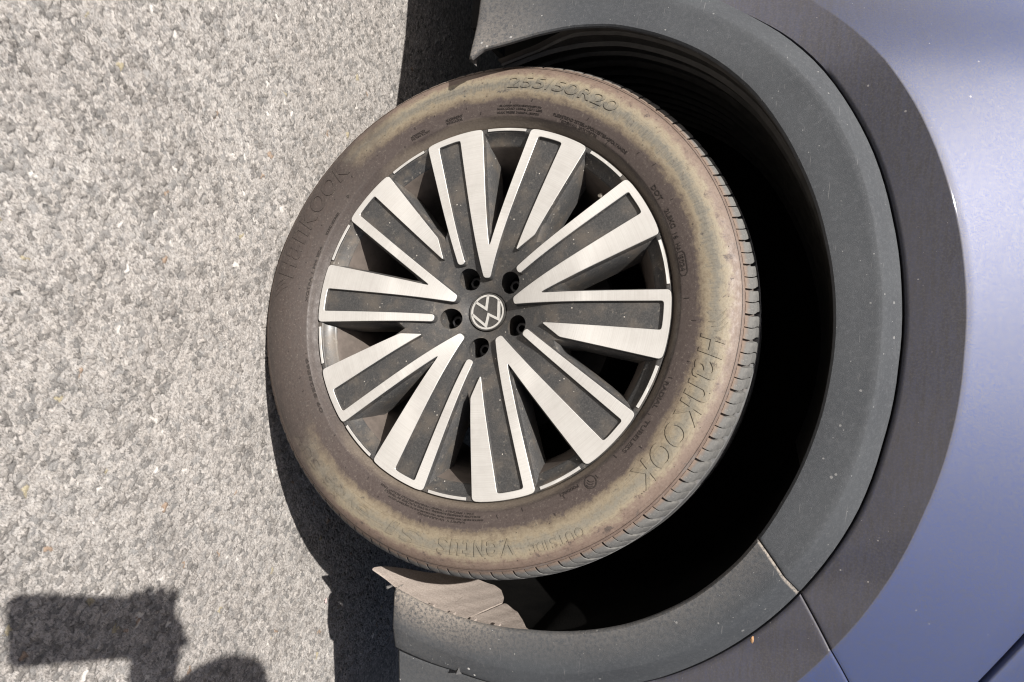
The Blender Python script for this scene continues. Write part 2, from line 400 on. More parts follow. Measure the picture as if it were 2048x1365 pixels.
def clad_patch(name, car, side):
    """side -1: wing cladding (rear of seam); +1: bumper cladding"""
    cols = []
    us = [-1, 0, .001, .002, .004, .006, .009] + list(np.linspace(.02, 1., 66))
    for u in us:
        roll = ({-1: .014, 0: .0046, .001: .0028, .002: .0018, .004: .0007, .006: .0002} if side > 0 else {-1: .014, 0: .0009, .001: .0003, .002: .0001}).get(u, 0.); u = max(u, 0)
        col = []
        if side < 0: zb, gend = HZ-.031, -86.
        else: zb, gend = HZ-.090, 88.
        gm = None
        base = 34.2
        n = None
        for j in range(len(clad_rows(0.))):
            if u <= .82:
                k = u/.82
                rr = clad_rows(34.2)[j][0]
                gs = gsplit(rr)+(.07 if side > 0 else -.02)
                g = gs+(gend-gs)*k
                r, y = clad_rows(g)[j]
                p = P(g, r, y+roll)
            else:
                k = (u-.82)/.18
                r, y = clad_rows(gend)[j]; pa = P(gend, r, y)
                gq = -100. if side < 0 else 104.
                r2, y2 = clad_rows(gq)[j]
                dz = zb-AC[1]; xx = AC[0]+side*math.sqrt(max(1e-6, r2*r2-dz*dz)); pb = (xx, y2+ybend(xx), zb)
                # follow the arc, then land on the level bottom edge
                ga = math.degrees(math.atan2(xx-AC[0], dz)); g = gend+(ga-gend)*k
                rm = clad_rows(g)[j][0]; pm = P(g, rm, y+(y2-y)*k)
                w = k**2
                endc = P(ga, clad_rows(ga)[j][0], y2)
                p = tuple(pm[i]+(pb[i]-endc[i])*w for i in range(3))
            col.append(p)
        cols.append(col)
    # fold the bottom edge under
    last = cols[-1]
    for dz, dy in ((-.003, .0012), (-.0052, .005), (-.006, .010), (-.004, .026)):
        cols.append([(last[max(j, 3)][0], last[max(j, 3)][1]+dy, last[max(j, 3)][2]+dz) for j in range(len(last))])
    n, m = len(cols), len(cols[0])
    V = [p for c in cols for p in c]
    dust_and_light, chips = [], []
    for i, c in enumerate(cols):
        for j, p in enumerate(c):
            low = sstep(HZ+.12, HZ-.06, p[2])
            lipd = 1. if j < 4 else max(0., 1-(j-4)/4.)
            if side > 0: dust_and_light.append(min(1., lipd*(.25+.9*low)+.12*low+(1.1 if 1 <= i <= 5 and j > 3 else 0.))); chips.append(sstep(HZ+.22, HZ-.02, p[2]))  # pale strip along the seam paints in the sunlit edge
            else: dust_and_light.append(.35*lipd*low+.30*low*(j > 3)+.02); chips.append(.25*sstep(HZ+.3, HZ, p[2]))
    return mesh(name, V, grid_faces(n, m, flip=(side > 0)), M_CLAD, car, True, attrs=dict(dust_and_light=dust_and_light, chips=chips), sharp=40)

def rline(g):
    """distance from the arch centre to the bonnet shut line along angle g"""
    a = R(g); sx, cz = math.sin(a), math.cos(a)
    # line through (.388, .990) and (.336, 1.020)
    zl0 = .990+.388*.58
    num = zl0-AC[1]-.58*AC[0]; den = cz+.58*sx
    return min(.86, num/den) if den > .05 else .86
def body_patch(name, car, side):
    fr = [0, .0015, .006, .012, .10, .25, .42, .60, .80, .95, .992, 1.0, 1.006, 1.03, 1.08, 1.16, 1.28, 1.42, 1.6, 1.8, 1.97, 1.985, 1.995, 2.0]
    us = [-1, 0, .0012, .0025, .005, .0075, .011]+list(np.linspace(.02, 1, 60))
    cols = []; dust_and_light = []
    for u in us:
        roll = ({-1: .016, 0: .0040, .0012: .0024, .0025: .0015, .005: .0006, .0075: .0002} if side > 0 else {-1: .016, 0: .0009, .0012: .0003, .0025: .0001}).get(u, 0.); u = max(u, 0)
        col = []
        for f in fr:
            # angle first (needs r): two passes
            g = 36. if side < 0 else 40.
            for _ in range(4):
                r2, r3, rm = rt(T2, g)+.0034, rt(T3, g), rline(g)-.0022
                if f <= 1: r = r2+(r3-r2)*f
                else: r = r3+(rm-r3)*(f-1)
                gs = gsplit(r)+(.07 if side > 0 else -.02)
                ge = -87. if side < 0 else 84.
                g = gs+(ge-gs)*u
            y = body_y(g, r)+roll
            if f == 0: y += .016
            elif f == .0015: y += .004
            elif f == .006: y += .001
            if f == 2.0: y += .02
            elif f == 1.995: y += .003
            elif f == 1.985: y += .0008
            col.append(P(g, r, y))
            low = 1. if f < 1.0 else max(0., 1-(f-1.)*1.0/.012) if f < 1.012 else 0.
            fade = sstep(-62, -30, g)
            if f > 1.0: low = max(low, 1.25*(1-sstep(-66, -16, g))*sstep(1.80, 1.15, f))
            dust_and_light.append(min(.95, .85*low))  # dark ground reflection painted below the crease and over the rear wing
        cols.append(col)
    V = [p for c in cols for p in c]
    return mesh(name, V, grid_faces(len(cols), len(fr), flip=(side > 0)), M_PAINT, car, True, attrs=dict(dust_and_light=dust_and_light), sharp=60)

def build_car():
    car = empty('parked_car', (0, 0, 0))
    tag(car, 'dusty blue grey parked car seen close at its front wheel arch', 'car')
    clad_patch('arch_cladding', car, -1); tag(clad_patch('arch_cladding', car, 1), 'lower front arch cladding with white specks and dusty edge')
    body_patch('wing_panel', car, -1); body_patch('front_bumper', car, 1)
    # black seam backing behind the joints
    V, F = [], []
    for g in np.linspace(-74, 84, 70):
        for r, y in ((.43, .020), (rt(T2, g), .022), (rt(T3, g), .022), (rline(g)-.01, .06+body_y(g, rline(g)-.03)), (rline(g)+.01, .06+body_y(g, rline(g)-.03)), (.95, .5)):
            V.append(P(g, r, y))
    mesh('seam_backing', V, grid_faces(70, 6), M_GAP, car)
    # bonnet above the shut line
    V, dust_and_light = [], []
    gl = np.linspace(8, 75, 40); ts = [0, .002, .006, .012, .04, .09, .15, .25, .4, .7, 1.1, 1.6]
    for g in gl:
        rl = rline(g)+.0022; yb = body_y(g, rl-.0044)
        for k in ts:
            y = yb+(.02 if k == 0 else .003 if k == .002 else .0008 if k == .006 else 0)+k*.09*(1+k*3)
            r = rl+k*.30
            V.append(P(g, r, y)); dust_and_light.append(0.)
    mesh('bonnet', V, grid_faces(len(gl), len(ts), flip=True), M_PAINT, car, attrs=dict(dust_and_light=dust_and_light), sharp=60)
    # lower trim panel ahead of the bumper cladding
    V, dust_and_light, chips = [], [], []
    rows = [0, .003, .01, .03, .1, .3, .6, 1.]
    for u in np.linspace(0, 1, 26):
        for f in rows:
            g0 = 84.6; r2 = rt(T2, 84+24*u)+.0030
            g = g0+u*24.
            r = r2+f*.30
            x = AC[0]+r*math.sin(R(g)); z = AC[1]+r*math.cos(R(g))
            zb = HZ-.092
            if u > .8: w = (u-.8)/.2; z = z+(zb-z)*w
            z = max(z, zb)
            y = -.013+.012*(f < .001)+(.0015 if f == .003 else 0)+ybend(x)
            V.append((x, y, z)); dust_and_light.append(.10); chips.append(.9)
    n0 = len(V)
    for f in rows:                                            # folded lower edge
        p = V[(25)*len(rows)+rows.index(f)]; V.append((p[0], p[1]+.006, p[2]-.005)); dust_and_light.append(.4); chips.append(.3)
    for f in rows:
        p = V[(25)*len(rows)+rows.index(f)]; V.append((p[0], p[1]+.07, p[2]-.004)); dust_and_light.append(.4); chips.append(.3)
    mesh('lower_bumper_trim', V, grid_faces(28, len(rows), flip=True), M_CLAD, car, attrs=dict(dust_and_light=dust_and_light, chips=chips), sharp=40)
    # pointed ridge that runs into the trim step
    a, b = P(93.5, .448, -.0222), P(95.0, .4935, -.0225)
    up = .0055
    V = [a, (b[0], b[1], b[2]+.006), (b[0], b[1]-up, b[2]), (b[0], b[1]+.001, b[2]-.004)]
    mesh('trim_ridge', V, [(0, 1, 2), (0, 2, 3), (1, 3, 2)], M_CLAD, car, False, attrs=dict(dust_and_light=[.2]*4, chips=[.2]*4))
    # sill behind the arch: flared end piece, then the tucked-in sill
    V, dust_and_light, chips = [], [], []
    xs = [-.398, -.3995, -.403, -.42, -.45, -.50, -.55, -.70, -.95, -1.7]
    for i, x in enumerate(xs):
        t = sstep(-.42, -.55, x)
        roll = (.012, .003, .0006)[i] if i < 3 else 0
        yb = .014*(1-t)+(.048+.10*(-.55-x))*t; yb = min(yb, .12)
        yt = .010*(1-t)+.016*t
        for z, y in ((HZ-.039, yb+.10), (HZ-.0395, yb+.012), (HZ-.0385, yb+.004), (HZ-.035, yb+.0005), (HZ-.01, yb*.6+yt*.4-.001), (HZ+.03, yb*.15+yt*.85), (HZ+.10, yt), (HZ+.16, yt+.002)):
            V.append((x-(.030*(z-HZ+.037)/.037 if i < 8 else 0), y+roll, z)); dust_and_light.append(.35); chips.append(.2)
    mesh('sill_cladding', V, grid_faces(len(xs), 8), M_CLAD, car, attrs=dict(dust_and_light=dust_and_light, chips=chips), sharp=40)
    # front door skin further back
    V, dust_and_light = [], []
    for x in np.linspace(-.58, -1.7, 8):
        for z in np.linspace(HZ+.162, HZ+.70, 8): V.append((x, .085+.30*max(0, z-HZ-.3)**2+.03, z)); dust_and_light.append(.5*sstep(HZ+.5, HZ+.2, z))
    mesh('door_skin', V, grid_faces(8, 8), M_PAINT, car, attrs=dict(dust_and_light=dust_and_light))
    # wheel well: ribbed liner shell and back wall
    ysl = np.concatenate([[-.012], np.linspace(.002, .34, 64)])
    for g0, g1, n, mt in ((-99., 22., 90, M_RIBS), (22., 106., 60, M_LINER)):  # front half takes a near-black colour that paints in the shade
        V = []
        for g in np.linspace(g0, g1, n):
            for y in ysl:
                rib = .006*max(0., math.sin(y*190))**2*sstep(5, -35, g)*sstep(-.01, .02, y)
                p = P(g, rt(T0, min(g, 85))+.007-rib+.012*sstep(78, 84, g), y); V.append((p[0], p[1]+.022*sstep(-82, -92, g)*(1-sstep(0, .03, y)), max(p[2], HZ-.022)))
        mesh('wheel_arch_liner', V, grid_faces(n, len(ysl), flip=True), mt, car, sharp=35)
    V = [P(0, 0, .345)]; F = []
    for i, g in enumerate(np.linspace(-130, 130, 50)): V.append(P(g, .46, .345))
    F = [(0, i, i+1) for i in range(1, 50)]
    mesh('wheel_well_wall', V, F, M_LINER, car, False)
    # dusty splash guard at the front foot of the arch, in two pieces with a slit between them
    def guard(g0f, g1f, n, yb, m, dr, foot=0.):
        V = []
        for i in range(n):
            for j in range(m):
                u = i/(n-1); ym = yb(u); y0 = -.009+(.009*sstep(.62, .85, u) if foot else 0.); y = y0+(ym-y0)*j/(m-1)
                g = g0f(y)+(g1f(y)-g0f(y))*u
                rip = .00008*math.sin(y*330+g*.30)+.00025*math.sin(g*1.3+y*90)
                yy = y-foot*sstep(104, 117, g)*(1-sstep(0., .06, y))
                V.append(P(g, rt(T0, min(g, 110))+.0052+dr+rip-.004*sstep(100, 116, g), yy))
        V2 = [(v[0]+.003, v[1], v[2]-.001) for v in V]
        F = grid_faces(n, m, flip=True); k = len(V)
        F2 = [tuple(reversed([q+k for q in f])) for f in F]; B = []
        ring = [i*m for i in range(n)]+[(n-1)*m+j for j in range(1, m)]+[i*m+m-1 for i in range(n-2, -1, -1)]+[j for j in range(m-2, 0, -1)]
        for a, b in zip(ring, ring[1:]+ring[:1]): B.append((a, b, b+k, a+k))
        return V+V2, F+F2+B
    ya = [-.009, .0, .027, .05, .075, .09, .118, .13]
    edge = lambda y: float(np.interp(y, ya, [82.0, 83.2, 85.4, 87.6, 91.6, 92.6, 94.8, 97.5]))
    slit = lambda y: float(np.interp(y, ya, [94.9, 94.6, 93.7, 92.9, 92.0, 92.6, 94.8, 97.5]))
    gap = lambda y: .02+.30*sstep(.0, .03, y)
    V, F = guard(edge, lambda y: slit(y)-gap(y), 16, lambda u: .073, 40, 0.)
    tag(mesh('splash_guard', V, F, M_DIRT, car, sharp=35), 'small dusty pale splash guard piece behind the slit in the arch')
    V, F = guard(lambda y: slit(y)+gap(y)*.6, lambda y: 117.-9*sstep(.0, .10, y), 34, lambda u: .128+.062*sstep(.35, .7, u), 50, -.0006, .010)
    tag(mesh('splash_guard', V, F, M_DIRT, car, sharp=35), 'larger dusty splash guard piece with a pointed foot')
    for g in (88.5, 93.5, 98., 102.5):                        # small dusty tabs that hold the lip
        p = P(g, rt(T0, g)+.0035, -.0135); v, f = box_data(*p, .005, .012, .007)
        mesh('liner_tab', v, f, M_DIRT, car, False)
    # underbody closes the car off from below
    V, F = [], []
    for b in ((-1.1, .92, .42, 1.3, 1.60, .34), (.615, .90, .40, .27, 1.48, .30), (-.5, 1.08, .44, 2.4, 1.36, .40)):
        v, f = box_data(*b); k = len(V); V += v; F += [tuple(q+k for q in x) for x in f]
    mesh('underbody', V, F, M_DARK, car, False)
    return car
CAR = build_car()

# ------------------------------------------------------------------ wheel (its own axes: x forward, y into the car, z up)
TIP = -91.1
def ys(r): return .045*max(0., 1-r/.262)**4.2                 # silver face depth
def yd(r): return ys(r)+.0050+.0048*sstep(.12, .05, r)         # lacquered ground depth
def pol(g, r): a = R(g); return (r*math.sin(a), r*math.cos(a))
def rounded(pts, rad, n=5):
    """round the corners of a 2D polygon; rad may be a list"""
    out = []; N = len(pts)
    for i in range(N):
        p = Vector(pts[i]); a = Vector(pts[i-1]); b = Vector(pts[(i+1) % N])
        rr = rad[i] if isinstance(rad, (list, tuple)) else rad
        d1, d2 = (a-p), (b-p); l1, l2 = d1.length, d2.length
        if rr <= 0 or l1 < 1e-6 or l2 < 1e-6: out.append((p.x, p.y)); continue
        d1 /= l1; d2 /= l2
        ang = d1.angle(d2); t = min(rr/math.tan(ang/2), l1*.48, l2*.48)
        if ang > R(172): out.append((p.x, p.y)); continue
        s, e = p+d1*t, p+d2*t
        for k in range(n+1):
            q = k/n; c = s*(1-q)**2+p*2*q*(1-q)+e*q*q; out.append((c.x, c.y))
    return out
def densify(poly, step):
    out = []
    for i in range(len(poly)):
        a, b = Vector(poly[i]), Vector(poly[(i+1) % len(poly)]); n = max(1, int((b-a).length/step))
        for k in range(n): c = a.lerp(b, k/n); out.append((c.x, c.y))
    return out
def offset(poly, d):
    """offset a CCW/CW closed polygon outward by d"""
    A = sum(poly[i-1][0]*poly[i][1]-poly[i][0]*poly[i-1][1] for i in range(len(poly)))
    s = 1 if A > 0 else -1; out = []; N = len(poly)
    for i in range(N):
        a, p, b = Vector(poly[i-1]), Vector(poly[i]), Vector(poly[(i+1) % N])
        t = (b-a)
        if t.length < 1e-9: out.append(poly[i]); continue
        t.normalize(); out.append((p.x+t.y*s*d, p.y-t.x*s*d))
    return out
def inside(poly):
    pa = np.array(poly); pb = np.roll(pa, -1, 0)
    def f(x, y):
        c = (pa[:, 1] > y) != (pb[:, 1] > y)
        xi = (pb[:, 0]-pa[:, 0])*(y-pa[:, 1])/(pb[:, 1]-pa[:, 1]+1e-15)+pa[:, 0]
        return np.count_nonzero(c & (x < xi)) % 2 == 1
    return f
def fill(poly, holes=(), step=.006):
    """triangulate with inner points so the sheet can follow a curved depth"""
    loops = [poly]+list(holes); pts = []; edges = []
    for L in loops:
        k = len(pts); pts += [Vector(p) for p in L]; edges += [(k+i, k+(i+1) % len(L)) for i in range(len(L))]
    ins = inside(poly); hin = [inside(h) for h in holes]
    xs = [p[0] for p in poly]; zs = [p[1] for p in poly]
    bd = np.array([p for L in loops for p in L])
    for x in np.arange(min(xs), max(xs), step):
        for z in np.arange(min(zs), max(zs), step):
            if ins(x, z) and not any(h(x, z) for h in hin) and np.min((bd[:, 0]-x)**2+(bd[:, 1]-z)**2) > (step*.45)**2: pts.append(Vector((x, z)))
    r = delaunay_2d_cdt(pts, edges, [], 0, 1e-7)
    V = [(v.x, v.y) for v in r[0]]; F = []
    for f in r[2]:
        cx = sum(V[i][0] for i in f)/len(f); cz = sum(V[i][1] for i in f)/len(f)
        if ins(cx, cz) and not any(h(cx, cz) for h in hin):
            a = sum(V[f[i-1]][0]*V[f[i]][1]-V[f[i]][0]*V[f[i-1]][1] for i in range(len(f)))
            F.append(tuple(f) if a > 0 else tuple(reversed(f)))   # CCW in x,z: faces -y (outwards)
    return V, F
def slab(poly, holes, ytop, rings, step=.006, hrings=None):
    """rings: list of (outward offset, extra depth). returns verts, faces, material index (0 top, 1 side)"""
    V2, F = fill(poly, holes, step)
    V = [(x, ytop(math.hypot(x, z)), z) for x, z in V2]; mi = [0]*len(F)
    for L, rg, sgn in [(poly, rings, 1)]+[(h, hrings or rings, -1) for h in holes]:
        A = sum(L[i-1][0]*L[i][1]-L[i][0]*L[i-1][1] for i in range(len(L)))
        if (A > 0) != (sgn > 0): L = list(reversed(L))
        prev = None
        base = [ytop(math.hypot(*p)) for p in L]
        for k, (off, dep) in enumerate([(0., 0.)]+list(rg)):
            o = offset(L, off*sgn) if off else L
            k0 = len(V); V += [(p[0], b+dep, p[1]) for p, b in zip(o, base)]
            cur = list(range(k0, k0+len(L)))
            if prev:
                for i in range(len(L)):
                    j = (i+1) % len(L); F.append((prev[i], cur[i], cur[j], prev[j])); mi.append(0 if k == 1 else 1)
            prev = cur
    return V, F, mi
def arcpts(g0, g1, r, n): return [pol(g0+(g1-g0)*i/n, r) for i in range(n+1)]
def lathe(prof, n=180):
    V = []
    for i in range(n):
        a = 2*math.pi*i/n
        for r, y in prof: V.append((r*math.sin(a), y, r*math.cos(a)))
    return V, grid_faces(n, len(prof), True)

TYR = [(.2635, .010), (.2642, .0062), (.2660, .0040), (.2690, .0012), (.2728, -.0040), (.2752, -.0078), (.2764, -.0090), (.2778, -.0095), (.2850, -.0118), (.2950, -.0142), (.3060, -.0158), (.3180, -.0164),
       (.3290, -.0154), (.3385, -.0126), (.3455, -.0086), (.3495, -.0055), (.3500, -.0050), (.3506, -.0042)]
SH = [(.3510, -.0042), (.3550, .0000), (.3590, .0055), (.3622, .0130), (.3645, .0230), (.3660, .0350), (.3668, .0450)]
PR = np.array(TYR+SH)
def ysw(r): return float(np.interp(r, PR[:, 0], PR[:, 1]))
def deflect(p):
    x, y, z = p
    th = math.degrees(math.atan2(abs(x), -z)) if z < 0 else 180.
    if th < 60 and y < .12:
        r = math.hypot(x, z)
        if r < .362: y -= .0045*math.exp(-(th/22)**2)*sstep(.27, .32, r)
    if z < -HZ+.0005: z = -HZ+.0005
    return (x, y, z)

def build_wheel():
    # the wheel part itself is the rim: lip, sloping inner face and barrel
    prof = [(.2636, .012), (.2637, .0045), (.2630, .0028), (.2622, .0022), (.2612, .0024), (.2590, .0024), (.2572, .0028), (.2560, .0042), (.2540, .0085),
            (.2440, .0150), (.2420, .0164), (.2408, .0180), (.2385, .0240), (.2300, .042), (.2240, .062), (.2160, .120), (.2140, .215), (.232, .225)]
    V, F = lathe(prof, 200)
    m = len(prof); mi = [1 if (k % (m-1)) >= 11 else 0 for k in range(len(F))]
    w = mesh('wheel', V, F, [M_RIMFACE, M_BARREL], CAR, True, mi, sharp=38)
    w.location = (0, 0, HZ); w.rotation_euler = (0, 0, -STEER)
    tag(w, 'alloy road wheel with machined silver spokes and dusty tyre')
    # ---- tyre
    V, F = lathe(TYR+[(.3495, .0005), (.3535, .006), (.3570, .014), (.3590, .025), (.3600, .0465), (.3600, .0500), (.3675, .0510), (.3680, .0900), (.3675, .0915),
                      (.3610, .0925), (.3610, .1015), (.3678, .1025), (.3678, .1400), (.3615, .1415), (.3615, .150), (.3672, .1515), (.3655, .195), (.352, .212), (.325, .222), (.28, .212), (.262, .205)], 288)
    V = [deflect(v) for v in V]
    mesh('tyre', V, F, M_RUB, w, sharp=45)
    # ---- shoulder tread blocks, each split by a sipe
    def block(gc):
        V, F = [], []
        for ga, gb in ((-2.26, -.11), (.11, 2.26)):
            n = 5; k0 = len(V); m = len(SH)
            for i in range(n):
                u = i/(n-1); g = ga+(gb-ga)*u
                for j, (r, y) in enumerate(SH):
                    sk = -1.3*sstep(.0, .035, y)               # grooves sweep back across the shoulder
                    if abs(g) > 2.1: g2 = g*(1-.11*sstep(.002, .03, y))
                    else: g2 = g
                    V.append((g2+sk, r-.0004*(i in (0, n-1)), y))
            for i in range(n):
                u = i/(n-1); g = ga+(gb-ga)*u
                for j, (r, y) in enumerate(SH): V.append((g-1.3*sstep(.0, .035, y), r-.0075*sstep(-.004, .004, y)-.0008, y+.0015))
            F += [tuple(q+k0 for q in f) for f in grid_faces(n, m)]
            N = n*m
            for j in range(m-1):
                F.append((k0+j, k0+j+1, k0+N+j+1, k0+N+j)); e = (n-1)*m
                F.append((k0+e+j+1, k0+e+j, k0+N+e+j, k0+N+e+j+1))
            for i in range(n-1):
                F.append((k0+i*m+m-1, k0+(i+1)*m+m-1, k0+N+(i+1)*m+m-1, k0+N+i*m+m-1))
                F.append((k0+(i+1)*m, k0+i*m, k0+N+i*m, k0+N+(i+1)*m))
        return [(r*math.sin(R(g+gc)), y, r*math.cos(R(g+gc))) for g, r, y in V], F
    shared = None
    for i in range(72):
        gc = i*5.+1.
        low = abs(((gc-180+180) % 360)-180) < 32
        if low:
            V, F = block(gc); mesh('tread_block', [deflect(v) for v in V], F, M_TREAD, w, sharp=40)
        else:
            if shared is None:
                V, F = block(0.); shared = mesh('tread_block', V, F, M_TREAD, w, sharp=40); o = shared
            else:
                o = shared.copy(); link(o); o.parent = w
            o.rotation_euler = (0, R(gc), 0)
    # ---- hub face with bolt wells
    RB = .078
    hole_g = [TIP+39.0+72*k for k in range(5)]
    circ = [pol(360*i/120, RB) for i in range(120)]
    hol = [[(pol(g, .0535)[0]+.0152*math.cos(2*math.pi*i/28), pol(g, .0535)[1]+.0152*math.sin(2*math.pi*i/28)) for i in range(28)] for g in hole_g]
    mid = [pol(360*i/60, .0290) for i in range(60)]
    V, F, mi = slab(circ, hol+[mid], yd, [(0, .03)], .0045, [(-.0010, .0006), (-.0030, .0050), (-.0040, .016), (-.0040, .042)])
    mesh('hub_face', V, F, [M_ANT, M_WALL], w, True, mi, sharp=40)
    for g in hole_g:
        cx, cz = pol(g, .0535); V, F = [], []
        yb = yd(.0535)
        ring = [[(.0150, .038), (.0098, .036), (.0098, .024), (.0088, .0225), (.0050, .0225), (.0046, .030)]]
        n = 6
        prof = ring[0]
        for i in range(n*4):
            a = 2*math.pi*i/(n*4); hexr = math.cos(math.pi/n)/math.cos(((a+.4) % (2*math.pi/n))-math.pi/n)
            for q, (r, y) in enumerate(prof):
                rr = r*(hexr if 1 <= q <= 3 else 1.); V.append((cx+rr*math.cos(a), yb+y, cz+rr*math.sin(a)))
        F = grid_faces(n*4, len(prof), True, True)
        mesh('wheel_bolt', V, F, M_BOLT, w, False)
    # ---- spokes and their silver faces: one sector, copied round
    p_ = lambda g, r: pol(g, r)
    An = pol(-30.8, .0737)
    def lerp(a, b, t): return (a[0]+(b[0]-a[0])*t, a[1]+(b[1]-a[1])*t)
    A_on, A_ow, A_in, A_iw = pol(-25.0, .2622), pol(-5.5, .2622), pol(-21.5, .2545), pol(-13.4, .2535)
    B_on, B_ow, B_in, B_iw = pol(11.15, .2622), pol(30.55, .2622), pol(14.1, .2543), pol(22.7, .2540)
    VG, CH, BW, TP = pol(2.0, .0858), pol(34.1, .126), pol(28.1, .0955), pol(0., .0468)
    dirA = Vector((A_in[0]-An[0], A_in[1]-An[1])).normalized(); perp = Vector((dirA.y, -dirA.x))
    if perp.dot(Vector(A_iw)-Vector(An)) < 0: perp = -perp
    n0 = Vector(An)-perp*.0048; n1 = Vector(An)+perp*.0048
    tpd = Vector(TP).normalized(); tpp = Vector((tpd.y, -tpd.x))
    if tpp.dot(Vector(A_iw)) > 0: tpp = -tpp
    t_l, t_r = Vector(TP)-tpp*.0046, Vector(TP)+tpp*.0046
    sil = []; rad = []
    def add(p, r): sil.append(tuple(p)); rad.append(r)
    add(n1, .0046); add(n0, .0046); add(A_on, .009)
    for q in arcpts(-22.5, -8.5, .2628, 8): add(q, 0)
    add(A_ow, .006); add(VG, .0022); add(B_on, .008)
    for q in arcpts(13.5, 28., .2628, 8): add(q, 0)
    add(B_ow, .007); add(CH, .012); add(lerp(BW, CH, .04), .0022); add(lerp(BW, B_iw, .015), .0022)
    add(B_iw, .0062)
    for q in arcpts(21.0, 16.2, .2543, 3): add(q, 0)
    add(B_in, .0062)
    add(t_r, .0044); add(t_l, .0044); add(A_iw, .0062)
    for q in arcpts(-15.2, -19.6, .2540, 3): add(q, 0)
    add(A_in, .0062)
    poly = densify(rounded(sil, rad), .007)
    V, F, mi = slab(poly, [], ys, [(.0005, .0005), (.0013, .0022), (.0022, .0115)], .0065)
    face = mesh('spoke_face', V, F, [M_SIL, M_ANT], w, True, mi, sharp=28)
    # lacquered castings below the faces
    def eps(a, b, t): return lerp(a, b, t)
    gA, gB = 2.0, 37.4
    pa = [pol(g, RB) for g in np.linspace(gB-72, gA, 10)]
    A = pa+[pol(gA, .104), eps(VG, A_ow, .22), A_ow]+arcpts(-7., -23.5, .2632, 8)+[A_on, eps(n0, A_on, .30), pol(gB-72, .119)]
    rA = [0]*len(pa)+[.0, .010, .004]+[0]*9+[.004, .02, 0]
    pb = [pol(g, RB) for g in np.linspace(gA, gB, 10)]
    B = pb+[pol(gB, .119), eps(CH, B_ow, .16), B_ow]+arcpts(29., 12.5, .2632, 8)+[B_on, eps(VG, B_on, .22), pol(gA, .104)]
    rB = [0]*len(pb)+[.0, .012, .004]+[0]*9+[.004, .010, 0]
    protos = []
    for outl, rr in ((A, rA), (B, rB)):
        poly = densify(rounded(outl, rr), .008)
        def ysp(r):
            return yd(r)
        V, F, mi = slab(poly, [], ysp, [(.0006, .0006), (.0050, .0105), (.0066, .030), (.0066, .052)], .0075)
        protos.append(mesh('spoke', V, F, [M_ANT, M_WALL], w, True, mi, sharp=36))
    # thin machined arcs on the lip between the spokes
    arcs = []
    for g0, g1 in ((-3.6, 9.4), (32.6, 45.2)):
        outl = arcpts(g0, g1, .2618, 10)+list(reversed(arcpts(g0, g1, .2582, 10)))
        V, F, mi = slab(densify(outl, .01), [], lambda r: .0006, [(.0003, .0004), (.0006, .003)], .02)
        arcs.append(mesh('rim_trim', V, F, [M_SIL, M_ANT], w, True, mi, sharp=28))
    for proto in [face]+protos+arcs:
        for k in range(5):
            o = proto if k == 0 else proto.copy()
            if k: link(o); o.parent = w
            o.rotation_euler = (0, R(TIP+72*k), 0)
    # ---- centre cap with its emblem
    V, F = lathe([(.0002, .0365), (.0245, .0365), (.0252, .0362), (.0262, .0345), (.0272, .0342), (.0278, .0355), (.0280, .045)], 72)
    mesh('centre_cap', V, F, M_CAP, w, sharp=35)
    up = R(-121.5); S = .0262
    def E(x, y):                                              # emblem plane to wheel plane
        return (S*(y*math.sin(up)+x*math.cos(up)), S*(y*math.cos(up)-x*math.sin(up)))
    V, F = [], []
    def plate(pts):
        k = len(V); n = len(pts); a = sum(pts[i-1][0]*pts[i][1]-pts[i][0]*pts[i-1][1] for i in range(n))
        q = [E(*p) for p in (pts if a > 0 else reversed(pts))]
        V.extend([(p[0], .0354, p[1]) for p in q]); V.extend([(p[0], .0370, p[1]) for p in q])
        F.append(tuple(range(k, k+n)))
        for i in range(n): j = (i+1) % n; F.append((k+i, k+n+i, k+n+j, k+j))
    def stroke(p, q, w_=.135):
        d = Vector(q)-Vector(p); d.normalize(); s = Vector((-d.y, d.x))*w_/2
        plate([tuple(Vector(p)+s), tuple(Vector(q)+s), tuple(Vector(q)-s), tuple(Vector(p)-s)])
    N = 64
    for i in range(N):
        a, b = 2*math.pi*i/N, 2*math.pi*(i+1)/N
        plate([(.97*math.cos(a), .97*math.sin(a)), (.97*math.cos(b), .97*math.sin(b)), (.87*math.cos(b), .87*math.sin(b)), (.87*math.cos(a), .87*math.sin(a))])
    w2 = .068
    def chev(pts):                                            # mitred stroke through points
        L, Rr = [], []
        for i, p in enumerate(pts):
            p = Vector(p); d1 = (p-Vector(pts[i-1])).normalized() if i else None; d2 = (Vector(pts[i+1])-p).normalized() if i < len(pts)-1 else None
            if d1 is None: nrm = Vector((-d2.y, d2.x)); k = 1
            elif d2 is None: nrm = Vector((-d1.y, d1.x)); k = 1
            else:
                nrm = (Vector((-d1.y, d1.x))+Vector((-d2.y, d2.x))).normalized(); k = 1/max(.3, nrm.dot(Vector((-d1.y, d1.x))))
            L.append(tuple(p+nrm*w2*k)); Rr.append(tuple(p-nrm*w2*k))
        for i in range(len(pts)-1): plate([L[i], L[i+1], Rr[i+1], Rr[i]])
    chev([(-.40, .84), (0., .19), (.40, .84)])
    chev([(-.86, .30), (-.40, -.66), (0., -.15), (.40, -.66), (.86, .30)])
    mesh('emblem', V, F, M_CHROME, w, False)
    # ---- valve stem
    V, F = lathe([(.0001, 0), (.0030, 0), (.0036, .0008), (.0036, .010), (.0044, .0105), (.0044, .020), (.0030, .022), (.0030, .05)], 16)
    vs = mesh('valve_stem', V, F, M_VALVE, w, sharp=40); c = pol(-49.5, .226); vs.location = (c[0], .030, c[1]); vs.rotation_euler = (R(14), 0, R(-14))
